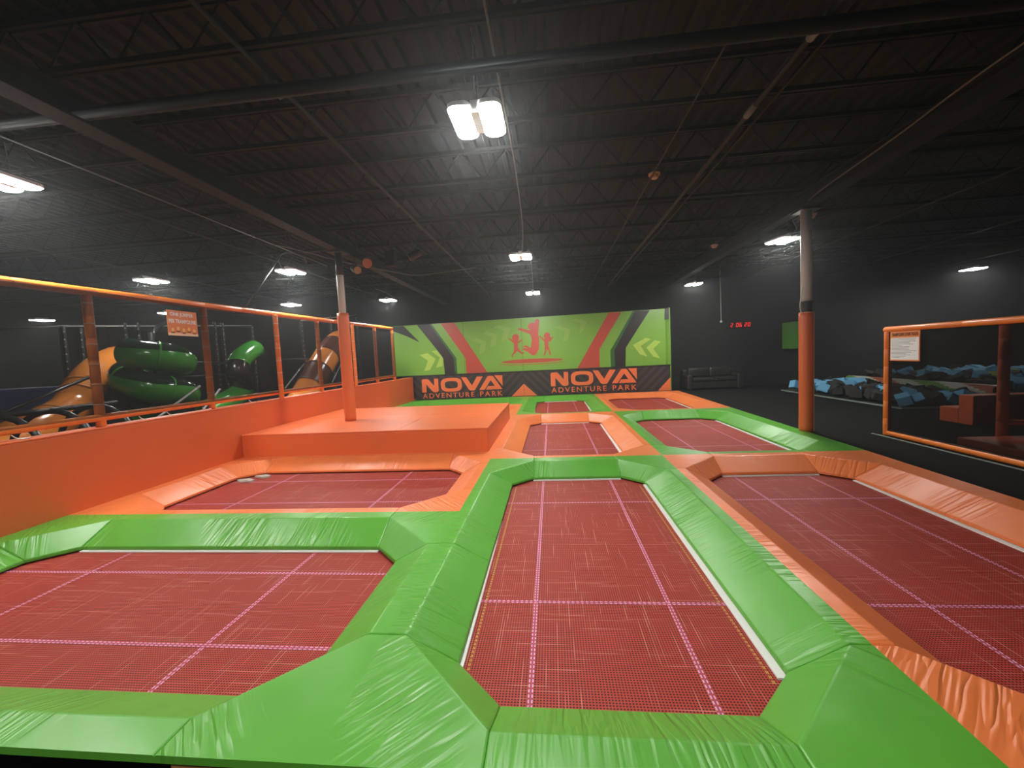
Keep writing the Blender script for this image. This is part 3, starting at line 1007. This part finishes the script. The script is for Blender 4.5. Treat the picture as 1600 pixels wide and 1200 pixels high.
rs = thing('rules_sign', 'white TRAMPOLINE COURT RULES sign with orange header on the right netted frame', 'sign', (5.355, 6.69, 1.20))
part('board', MB().box(5.35, 5.36, 6.43, 6.945, 1.205, 1.66), 'sign_orange', rs)
part('sheet', MB().box(5.3475, 5.35, 6.445, 6.93, 1.225, 1.56), 'sign_white', rs)
Mr = Matrix(((0, 0, -1, 5.349), (-1, 0, 0, 6.93), (0, 1, 0, 1.225), (0, 0, 0, 1)))
me = fit_text(text_mesh('TRAMPOLINE COURT RULES', 0.1, 0.0008, 0.004), 0.455, 0.05)
me.transform(Mr @ Matrix.Translation((0.015, 0.362, 0)))
link('lettering', me, 'sign_brown', rs)
for k, w in enumerate([0.43, 0.41, 0.43, 0.33, 0.38, 0.19, 0.32, 0.30, 0.32, 0.43, 0.35, 0.26, 0.33, 0.25, 0.15]):
    zq = 1.545 - k * 0.0205
    part('text_line', MB().box(5.3462, 5.3474, 6.915 - w, 6.915, zq - 0.004, zq + 0.002), 'sign_ink', rs)

# ------------------------------------------------------------------ right netted frame
rf = thing('netted_barrier', 'low orange foam sleeved frame with black net on the right', 'fence', (5.4, 5, -0.012))
part('top_rail', sleeve_tube((5.4, 7.10, 1.70), (5.4, 0.8, 1.70), 0.048, 1.3), 'foam_orange', rf, smooth=True)
part('bottom_rail', sleeve_tube((5.4, 7.08, 0.035), (5.4, 0.8, 0.035), 0.045, 0.35), 'foam_orange', rf, smooth=True)
for y in (7.05, 4.95, 2.9, 0.9):
    part('post', sleeve_tube((5.4, y, -0.010), (5.4, y, 1.67), 0.052, 0.27), 'foam_orange', rf, smooth=True)
part('net', MB().box(5.372, 5.374, 0.85, 7.0, 0.05, 1.68), 'net_dark', rf)
part('floor_strip', MB().box(5.27, 5.30, 0.8, 7.2, -0.012, -0.004), 'pit_edge', rf)

# second, plainer frame behind it
sf = thing('guard_frame', 'brownish orange post with short low bar behind the right net', 'fence', (6.5, 6.3, -0.012))
part('post', sleeve_tube((6.4, 6.37, -0.010), (6.4, 6.37, 1.78), 0.06, 0.3), 'block_orange', sf, smooth=True)
part('post', sleeve_tube((6.95, 6.20, -0.010), (6.95, 6.20, 1.78), 0.06, 0.3), 'block_orange', sf, smooth=True)
part('low_bar', sleeve_tube((6.4, 6.37, 0.28), (6.95, 6.20, 0.28), 0.04, 0.3), 'block_orange', sf, smooth=True)
single('landing_mat', MB().box(5.75, 7.6, 4.6, 6.30, -0.012, 0.10), 'block_orange', 'low dark orange landing mat on the floor behind the right net', 'mat', (6.7, 5.4, -0.012), bevel=0.02)

st = thing('foam_steps', 'brick orange padded two step block beside the foam pit', 'steps', (7.7, 7.9, -0.012))
part('tall_step', MB().box(7.2, 9.2, 7.62, 7.87, -0.012, 0.505), 'block_orange', st, bevel=0.012)
part('low_step', MB().box(7.2, 9.2, 7.872, 8.22, -0.012, 0.26), 'block_orange', st, bevel=0.012)

# ------------------------------------------------------------------ foam pit
PX0, PX1, PY0, PY1 = 7.65, 15.5, 9.60, 14.3
pit = thing('foam_pit', 'large foam pit with a thin pale edge on the right floor', 'foam pit', (11, 12, -0.012))
for a in ((PX0, PX1, PY0, PY0 + 0.04), (PX0, PX1, PY1 - 0.04, PY1), (PX0, PX0 + 0.04, PY0 + 0.042, PY1 - 0.042), (PX1 - 0.04, PX1, PY0 + 0.042, PY1 - 0.042)):
    part('edge_strip', MB().box(a[0], a[1], a[2], a[3], -0.012, 0.022), 'pit_edge', pit)
part('pit_bed', MB().box(PX0 + 0.05, 9.50, PY0 + 0.05, PY1 - 0.05, -0.011, 0.0), 'foam_black', pit)
part('raised_bed', MB().box(9.80, PX1 - 0.05, PY0 + 0.05, PY1 - 0.05, -0.011, 0.20), 'foam_black', pit)

cube_me = {}
for c in ('blue', 'black', 'yellow'):
    me = MB().box(-0.125, 0.125, -0.125, 0.125, -0.125, 0.125).mesh('foam_cube', bevel=0.012, segs=1)
    me.materials.append(MATS['foam_' + c])
    cube_me[c] = me
rng = random.Random(21)


def foam(x, y, z, c, where):
    o = bpy.data.objects.new('foam_cube', cube_me[c])
    COL.objects.link(o)
    rx, ry = rng.uniform(-0.6, 0.6), rng.uniform(-0.6, 0.6)
    o.location = (x, y, z)
    o.rotation_euler = (rx, ry, rng.uniform(0, 3.1))
    s = rng.uniform(0.9, 1.1)
    o.scale = (s, s, s * rng.uniform(0.75, 1.0))
    cn = {'blue': 'light blue', 'black': 'charcoal black', 'yellow': 'yellow green'}[c]
    tag(o, '%s foam cube %s' % (cn, where), 'foam cube', '%s foam cubes %s' % (cn, where))


# front pit, heaped a little towards its middle
y, row = PY0 + 0.24, 0
while y < 14.1:
    x = PX0 + 0.22 + (row % 2) * 0.12
    while x < 9.42:
        edge = min(x - PX0, y - PY0, PY1 - y)
        if y > 12.4:
            c, w = ('blue' if rng.random() < 0.70 else 'black'), 'at the far left end of the pit'
        elif y > 10.7:
            c, w = ('blue' if rng.random() < 0.12 and x > 8.4 else 'black'), 'in the middle of the front pit'
        else:
            c, w = ('blue' if rng.random() < 0.68 else 'black'), 'at the near end of the front pit'
        foam(x + rng.uniform(-0.05, 0.05), y + rng.uniform(-0.05, 0.05), 0.16 + (0.18 if y > 12.4 else 0.07) * min(1, edge / 0.7) * rng.uniform(0.5, 1.0), c, w)
        x += 0.33
    y += 0.335
    row += 1
# second pit beyond the striped roller
y, row = 10.3, 0
while y < 13.9:
    x = 10.05 + (row % 2) * 0.15
    while x < 14.2:
        if x < 10.9 and y > 11.2 or x < 10.6:
            c, w = ('blue' if rng.random() < 0.15 else 'black'), 'just beyond the striped roller'
        else:
            c, w = rng.choice(['blue', 'blue', 'blue', 'blue', 'yellow', 'black']), 'heaped in the second pit at far right'
        foam(x + rng.uniform(-0.07, 0.07), y + rng.uniform(-0.07, 0.07), 0.33 + 0.12 * rng.random() + (0.08 if 10.8 < x < 13 and y > 11 else 0), c, w)
        x += 0.36
    y += 0.36
    row += 1

# striped roller dividing the two pits
bA, bB = Vector((9.65, 14.1, 0.30)), Vector((9.65, 9.68, 0.30))
beam = thing('striped_roller', 'padded round beam with green, white and brown spiral stripes dividing the pits', 'balance beam', (9.65, 11.9, 0.0))
bd = (bB - bA)
bl_ = bd.length
bd.normalize()
bs = bd.cross(Vector((0, 0, 1))).normalized()
bu = bs.cross(bd).normalized()
NB, NA, RB = 64, 20, 0.135
groups = {'beam_white': MB(), 'beam_green': MB(), 'beam_brown': MB(), 'second': MB()}


def bpnt(i, q):
    a = 2 * math.pi * q / NA
    return bA + bd * (bl_ * i / NB) + (bs * math.cos(a) + bu * math.sin(a)) * RB


for i in range(NB):
    for q in range(NA):
        ph = ((i / NB) * 1.6 + q / NA) % 1.0 * 4
        key = ['beam_green', 'beam_white', 'beam_brown', 'second'][int(ph) % 4]
        groups[key].quad(bpnt(i, q), bpnt(i, q + 1), bpnt(i + 1, q + 1), bpnt(i + 1, q))
part('white_stripe', groups['second'], 'beam_white', beam, smooth=True)
for key, nm in (('beam_white', 'white_stripe'), ('beam_green', 'green_stripe'), ('beam_brown', 'brown_stripe')):
    part(nm, groups[key], key, beam, smooth=True)
part('cradle', MB().box(9.56, 9.74, 9.70, 14.0, 0.0, 0.19), 'foam_black', beam)

# ------------------------------------------------------------------ sofa, clock, wall box, hanging rod
so = thing('leather_sofa', 'black tufted leather two seat sofa against the back wall', 'sofa', (6.0, 15.95, -0.012))
part('base', MB().box(5.12, 6.90, 15.55, 16.4, 0.04, 0.30), 'sofa_leather', so, bevel=0.03)
for xa in (5.02, 6.80):
    part('arm', MB().box(xa, xa + 0.20, 15.5, 16.4, -0.01, 0.56), 'sofa_leather', so, bevel=0.06, segs=3)
part('back', MB().box(5.05, 6.97, 16.18, 16.42, 0.0, 0.74), 'sofa_leather', so, bevel=0.06, segs=3)
for xa in (5.23, 6.015):
    part('seat_cushion', MB().box(xa, xa + 0.775, 15.52, 16.15, 0.30, 0.45), 'sofa_leather', so, bevel=0.05, segs=3)
    cu = part('back_cushion', MB().box(xa - 0.03, xa + 0.77, 15.98, 16.2, 0.44, 0.82), 'sofa_leather', so, bevel=0.08, segs=3, smooth=True)
    for k in range(4):
        for z in (0.58, 0.70):
            part('button', MB().lathe([(0.001, -0.010), (0.018, 0.0), (0.001, 0.010)], (xa + 0.10 + k * 0.18, 15.975, z), 6), 'black_plastic', cu)

ck = thing('wall_clock', 'black digital wall clock showing red digits 2 06 20', 'clock', (7.29, 16.45, 2.2))
part('case', MB().box(6.86, 7.74, 16.43, 16.5, 2.24, 2.50), 'black_plastic', ck, bevel=0.01)
SEG = {'0': 'abcdef', '2': 'abged', '6': 'afgedc'}
xq = 6.95


def segs(d, x, z, h):
    w = h * 0.52
    t = h * 0.09
    sl = 0.12
    R = {'a': (0, w, h - t, h), 'g': (0, w, h / 2 - t / 2, h / 2 + t / 2), 'd': (0, w, 0, t), 'f': (0, t, h / 2, h), 'b': (w - t, w, h / 2, h),
         'e': (0, t, 0, h / 2), 'c': (w - t, w, 0, h / 2)}
    m = MB()
    for s in SEG[d]:
        a, b, c, e = R[s]
        m.prism([(x + a + sl * c, z + c), (x + b + sl * c, z + c), (x + b + sl * e, z + e), (x + a + sl * e, z + e)], lambda p, q, dd: (p, 16.424 + dd, q), 0.005)
    part('digit', m, 'digit_red', ck)


for ch, dx in (('2', 0.0), ('0', 0.20), ('6', 0.325), ('2', 0.51), ('0', 0.635)):
    segs(ch, 6.96 + dx, 2.30, 0.145)

gb = thing('wall_box', 'green padded box fixed to the dark back wall behind the right column', 'wall box', (9.5, 16.2, 1.35))
part('front_face', MB().box(8.86, 9.50, 15.92, 15.96, 1.36, 2.36), 'box_green', gb, bevel=0.01)
part('body', MB().box(8.87, 9.49, 15.962, 16.49, 1.37, 2.35), 'box_green', gb)

rod = thing('hanging_rod', 'thin grey rod with a small knob hanging near the sofa', 'rod', (6.4, 15.9, 2.5))
part('shaft', MB().tube([(6.40, 15.9, 2.56), (6.38, 15.9, 4.55)], 0.014, 6), 'pole_grey', rod, smooth=True)
part('knob', MB().lathe([(0.012, 0.10), (0.045, 0.06), (0.045, 0.02), (0.02, 0.0)], (6.40, 15.9, 2.46), 8), 'pole_grey', rod, smooth=True)

# ------------------------------------------------------------------ lamps
def rounded(cx, cy, w, l, r, n=5):
    o = []
    for sx_, sy_, a0 in ((1, 1, 0), (-1, 1, 90), (-1, -1, 180), (1, -1, 270)):
        for i in range(n + 1):
            a = math.radians(a0 + 90 * i / n)
            o.append((cx + sx_ * (w / 2 - r) + r * math.cos(a), cy + sy_ * (l / 2 - r) + r * math.sin(a)))
    return o


def lamp(label, x, y, z=3.6, rot=0.0):
    t = thing('high_bay_lamp', label, 'lamp', (x, y, z), 'twin panel high bay lamps')
    ca, sa = math.cos(rot), math.sin(rot)
    tf = lambda a, b, zz: (x + a * ca - b * sa, y + a * sa + b * ca, zz)
    for s in (-1, 1):
        h = part('panel_housing', MB().prism(rounded(s * 0.125, 0, 0.20, 0.52, 0.07), lambda a, b, d: tf(a, b, z + 0.012 + d), 0.035), 'lamp_housing', t)
        part('light_panel', MB().prism(rounded(s * 0.125, 0, 0.17, 0.48, 0.065), lambda a, b, d: tf(a, b, z + d), 0.011), 'lamp_white', h)
    part('driver_box', MB().prism([(-0.035, -0.16), (0.035, -0.16), (0.035, 0.16), (-0.035, 0.16)], lambda a, b, d: tf(a, b, z + 0.0 + d), 0.10), 'lamp_housing', t)
    for s in (-1, 1):
        part('hanger', MB().tube([tf(0, s * 0.12, z + 0.10), tf(0, s * 0.05, 4.56)], 0.005, 4), 'cable', t)
    return t


lamp('big glaring twin panel lamp overhead, nearest in the middle row', -0.55, 3.62)
lamp('second twin panel lamp of the middle row, above the middle trampolines', -0.54, 8.5)
lamp('farthest twin panel lamp of the middle row, right above the green banner', -0.51, 13.4)
lamp('twin panel lamp beside the top of the right grey column', 4.70, 8.7, rot=0.25)
lamp('twin panel lamp above the sofa, left of the red clock', 4.68, 13.7)
lamp('lone lamp at far right over the foam pit', 13.3, 14.2)
lamp('lamp left of the left column with a looped cable above it', -5.53, 8.35)
lamp('lamp over the green spiral slide, above the first fence bays', -8.75, 8.25)
lamp('far lamp seen just above the fence rail left of the orange column', -8.45, 12.65)
lamp('lamp right of the left column, above the left end of the green banner', -5.28, 13.0)
lamp('lamp cut by the left edge of the picture above the fence', -5.60, 3.75)
lamp('small lamp low at the far left over the blue pad', -17.6, 12.5)
lamp('far lamp showing behind the orange jumper sign', -13.0, 12.75)
lamp('lamp behind the viewpoint over the middle row', -0.55, -1.3)
lamp('lamp behind the viewpoint over the left wall', -5.60, -1.3)

# ------------------------------------------------------------------ stage spots, detectors
def par_can(label, x, y, z, aim, face, r=0.11, ln=0.26):
    t = thing('par_spotlight', label, 'spotlight', (x, y, z), 'spotlights by the left column')
    a = Vector(aim).normalized()
    c = Vector((x, y, z))
    part('can', MB().tube([c - a * ln, c - a * ln * 0.9, c - a * 0.02, c], [r * 0.6, r * 0.95, r, r], 14), 'black_plastic', t, smooth=False)
    part('lens', MB().tube([c, c + a * 0.006], r * 0.88, 14), face, t)
    part('yoke', MB().tube(spline([c - a * 0.1 + Vector((0, 0, 0.02)), c - a * 0.1 + Vector((0, 0, 0.2)), Vector((x, y + 0.05, z + 0.55)), Vector((x, y + 0.05, 4.56))], 3), 0.012, 5), 'steel_dark', t)


par_can('black spotlight with a round salmon face beside the left column top', -3.66, 8.05, 3.60, (0.45, -1, -0.35), 'par_face')
par_can('black spotlight with a dull gold lens, left of the salmon faced one', -4.02, 8.35, 3.55, (0.9, -0.9, -0.6), 'par_glass', 0.09)
par_can('narrow black spotlight tilted right, rightmost of the spotlights', -2.72, 7.9, 3.62, (-1, -0.2, -0.5), 'par_face', 0.08)
bx = thing('speaker_box', 'dark boxy spotlight between the salmon faced and rightmost spotlights', 'spotlight', (-3.15, 8.0, 3.5))
part('case', MB().box(-3.25, -3.05, 7.95, 8.15, 3.50, 3.80), 'lamp_housing' if False else 'black_paint', bx, bevel=0.02)
part('bracket', MB().tube([(-3.15, 8.05, 3.8), (-3.15, 8.05, 4.54)], 0.015, 5), 'steel_dark', bx)

for lab, x, y, z in (('round pinkish smoke detector right of the big lamp', 1.60, 6.22, 4.06), ('small detector above the lamp by the sofa', 4.05, 10.4, 3.98),
                     ('tiny detector box above the right column lamp', 4.75, 7.9, 3.80)):
    d = thing('smoke_detector', lab, 'detector', (x, y, z))
    part('base', MB().lathe([(0.085, 0.03), (0.085, 0.05), (0.02, 0.06)], (x, y, z)), 'detector', d, smooth=False)
    part('sensor', MB().lathe([(0.045, -0.02), (0.06, 0.0), (0.062, 0.03)], (x, y, z)), 'detector', d, smooth=False)
    part('stem', MB().tube([(x, y, z + 0.05), (x, y, 4.12 if z > 4 else 4.56)], 0.012, 5), 'steel_dark', d)

# ------------------------------------------------------------------ play structure behind the fence
def shell(name, pts, r, mat, parent, n=20, a0=0.0, a1=360.0, seam=None):
    o = part(name, MB().tube(pts, r, n, False, a0, a1), mat, parent, smooth=True, recalc=False)
    return o


def rings(name, pts, idx, r, mat, parent):
    for i in idx:
        d = (pts[min(i + 1, len(pts) - 1)] - pts[max(i - 1, 0)]).normalized()
        part(name, MB().tube([pts[i] - d * 0.02, pts[i] - d * 0.018, pts[i] + d * 0.018, pts[i] + d * 0.02], [r * 0.98, r * 1.04, r * 1.04, r * 0.98], 20), mat, parent, smooth=True)


gs = thing('spiral_slide', 'glossy green spiral tube slide with dark see-through top behind the fence', 'slide', (-8.55, 7.92, 0))
hel = []
ZT = [(-200, 2.24), (-43, 1.98), (47, 1.82), (137, 1.70), (227, 1.56), (317, 1.20), (407, 1.02), (560, 0.6)]


def zlerp(a):
    for (a0, z0_), (a1, z1_) in zip(ZT, ZT[1:]):
        if a <= a1:
            return z0_ + (z1_ - z0_) * (a - a0) / (a1 - a0)
    return ZT[-1][1]


for i in range(86):
    t = math.radians(-95 + i * 7.5)
    zz = zlerp(math.degrees(t))
    hel.append(Vector((-8.55 + 0.45 * math.cos(t), 7.92 + 0.45 * math.sin(t), 1.55 + (zz - 1.55) * 0.9)))
shell('lower_shell', hel, 0.30, 'slide_green', gs, 20, 158, 382)
shell('dark_cover', hel, 0.297, 'slide_dark', gs, 12, 20, 160)
rings('joint', hel, (8, 22, 34, 46, 58, 70), 0.301, 'slide_green', gs)
part('support', MB().tube([(-8.55, 7.92, -0.01), (-8.55, 7.92, 2.45)], 0.05, 8), 'frame_black', gs, smooth=True)

bs_ = thing('brown_slide', 'brown orange tube slide bending down at the far left', 'slide', (-9.0, 6.8, 0))
pb = spline([(-10.5, 8.95, 1.85), (-10.1, 8.5, 1.90), (-9.9, 8.15, 1.83), (-9.65, 7.60, 1.56), (-9.5, 7.25, 1.25), (-9.4, 6.98, 0.98), (-9.2, 6.58, 0.82), (-8.95, 6.0, 0.66), (-8.9, 5.5, 0.48), (-8.9, 5.0, 0.36)], 7)
shell('tube', pb, 0.325, 'slide_brown', bs_, 22)
rings('joint', pb, (8, 26, 29, 44), 0.326, 'slide_brown', bs_)
part('support', MB().tube([(-9.0, 5.4, -0.01), (-9.0, 5.4, 0.3)], 0.05, 8), 'frame_black', bs_, smooth=True)

gt = thing('tube_slide', 'short green tube slide with a black middle section behind the fence', 'slide', (-9.5, 11.3, 0))
pg = spline([(-9.5, 12.15, 2.2), (-9.45, 11.75, 2.06), (-9.4, 11.36, 1.83), (-9.35, 11.18, 1.5), (-9.4, 11.38, 1.2), (-9.5, 11.5, 0.98), (-9.5, 11.15, 0.76), (-9.5, 10.6, 0.6), (-9.5, 10.1, 0.45)], 6)
shell('upper_tube', pg[:15], 0.30, 'slide_green', gt)
shell('black_tube', pg[14:31], 0.302, 'slide_black', gt)
shell('lower_tube', pg[30:], 0.30, 'slide_green', gt)
rings('joint', pg, (1, 14, 30), 0.30, 'slide_green', gt)
part('support', MB().tube([(-9.5, 10.4, -0.01), (-9.5, 10.4, 0.3)], 0.05, 8), 'frame_black', gt, smooth=True)

os_ = thing('banded_slide', 'orange and maroon banded tube slide behind the left orange column', 'slide', (-7.6, 13, 0))
po = spline([(-7.9, 14.9, 2.30), (-7.7, 14.3, 2.42), (-7.55, 13.75, 2.36), (-7.5, 13.1, 2.02), (-7.5, 12.45, 1.52), (-7.5, 11.9, 1.02), (-7.5, 11.3, 0.52), (-7.5, 11.0, 0.35)], 6)
for a, b, mt, nm in ((0, 15, 'slide_brown', 'orange_band'), (15, 20, 'slide_maroon', 'maroon_band'), (20, 25, 'slide_brown', 'orange_band'), (25, 31, 'slide_maroon', 'maroon_band'), (31, len(po) - 1, 'slide_brown', 'orange_band')):
    shell(nm, po[a:b + 1], 0.40, mt, os_)
rings('joint', po, (15, 20, 25, 31), 0.40, 'slide_maroon', os_)

pf = thing('play_frame', 'black pipe play structure with net walls behind the left fence', 'play structure', (-10, 11, 0))
for (x, y, z) in ((-10.5, 7.8, 2.68), (-10.5, 8.12, 2.66), (-10.5, 9.08, 2.86), (-10.5, 9.4, 2.88), (-10.5, 11.8, 3.1), (-10.5, 12.1, 3.1), (-10.5, 13.4, 3.1),
                  (-8.0, 12.4, 3.05), (-8.0, 14.15, 3.35), (-8.0, 15.2, 3.5), (-8.0, 16.2, 3.6), (-12.5, 7.8, 2.7)):
    p = part('post', sleeve_tube((x, y, -0.01), (x, y, z), 0.045, 0.3), 'frame_black', pf, smooth=True)
    k = 0
    while 1.1 + k * 0.16 < z:
        part('ring_glint', MB().box(x + 0.03, x + 0.05, y - 0.035, y - 0.02, 1.1 + k * 0.16, 1.13 + k * 0.16), 'wire_glint_grey', p)  # small pale chips standing in for glints on the black foam rings
        k += 1
for p, q, mt in (((-10.5, 7.8, 2.68), (-10.5, 13.4, 3.1), 'wire_glint_grey'), ((-8.0, 12.4, 3.05), (-8.0, 16.2, 3.6), 'wire_glint_grey'), ((-10.5, 7.8, 2.68), (-12.5, 7.8, 2.7), 'wire_glint_grey'),
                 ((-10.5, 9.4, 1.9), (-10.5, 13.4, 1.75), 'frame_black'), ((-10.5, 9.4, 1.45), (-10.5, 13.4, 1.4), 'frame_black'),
                 ((-8.0, 11.2, 1.8), (-8.0, 16.2, 1.8), 'frame_black'), ((-8.0, 12.6, 1.8), (-7.9, 11.2, 0.95), 'wire_glint_grey'), ((-8.0, 14.9, 1.8), (-7.9, 13.8, 0.95), 'wire_glint_grey'),
                 ((-7.6, 8.0, 1.25), (-7.6, 6.6, 0.5), 'wire_glint_grey'), ((-7.4, 8.3, 1.15), (-7.4, 7.5, 0.5), 'wire_glint_grey')):
    part('rail', MB().tube([p, q], 0.022 if mt == 'wire_glint_grey' else 0.04, 6), mt, pf, smooth=True)
part('back_net', MB().box(-10.62, -10.61, 7.8, 16.3, 0.0, 2.7), 'net_dark', pf)
part('arch', MB().tube(spline([(-9.6, 8.9, 2.2), (-9.6, 8.95, 2.55), (-9.6, 9.2, 2.78), (-9.6, 9.6, 2.86), (-9.6, 9.9, 2.84)], 4), 0.05, 8), 'frame_black', pf, smooth=True)

ct = thing('crawl_tunnel', 'low black hooped crawl tunnel at the foot of the brown slide', 'tunnel', (-7.6, 5.2, 0))
for k, y in enumerate((4.2, 4.75, 5.35, 5.95)):
    part('hoop', MB().tube([(-7.6 + 0.55 * math.cos(a), y + 0.12 * math.cos(a), 0.45 + 0.62 * math.sin(a)) for a in [i * math.pi / 14 - 0.0 for i in range(15)]], 0.045, 8), 'frame_black', ct, smooth=True)
    part('hoop_leg', MB().tube([(-7.05, y + 0.12, 0.46), (-7.05, y + 0.12, -0.01)], 0.045, 8), 'frame_black', ct, smooth=True)
    part('hoop_leg', MB().tube([(-8.15, y - 0.12, 0.46), (-8.15, y - 0.12, -0.01)], 0.045, 8), 'frame_black', ct, smooth=True)
part('ridge_rail', MB().tube([(-7.6, 4.0, 1.07), (-7.6, 6.3, 1.09)], 0.04, 8), 'frame_black', ct, smooth=True)
part('slope_rail', MB().tube([(-8.6, 6.7, 1.55), (-8.6, 5.2, 0.95)], 0.03, 8), 'frame_black', ct, smooth=True)
single('blue_block', MB().box(-14.5, -12.0, 5.0, 9.3, -0.012, 1.36), 'blue_pad', 'blue padded block low at the far left behind the brown slide', 'padded block', (-13.2, 7.2, -0.012), bevel=0.03)
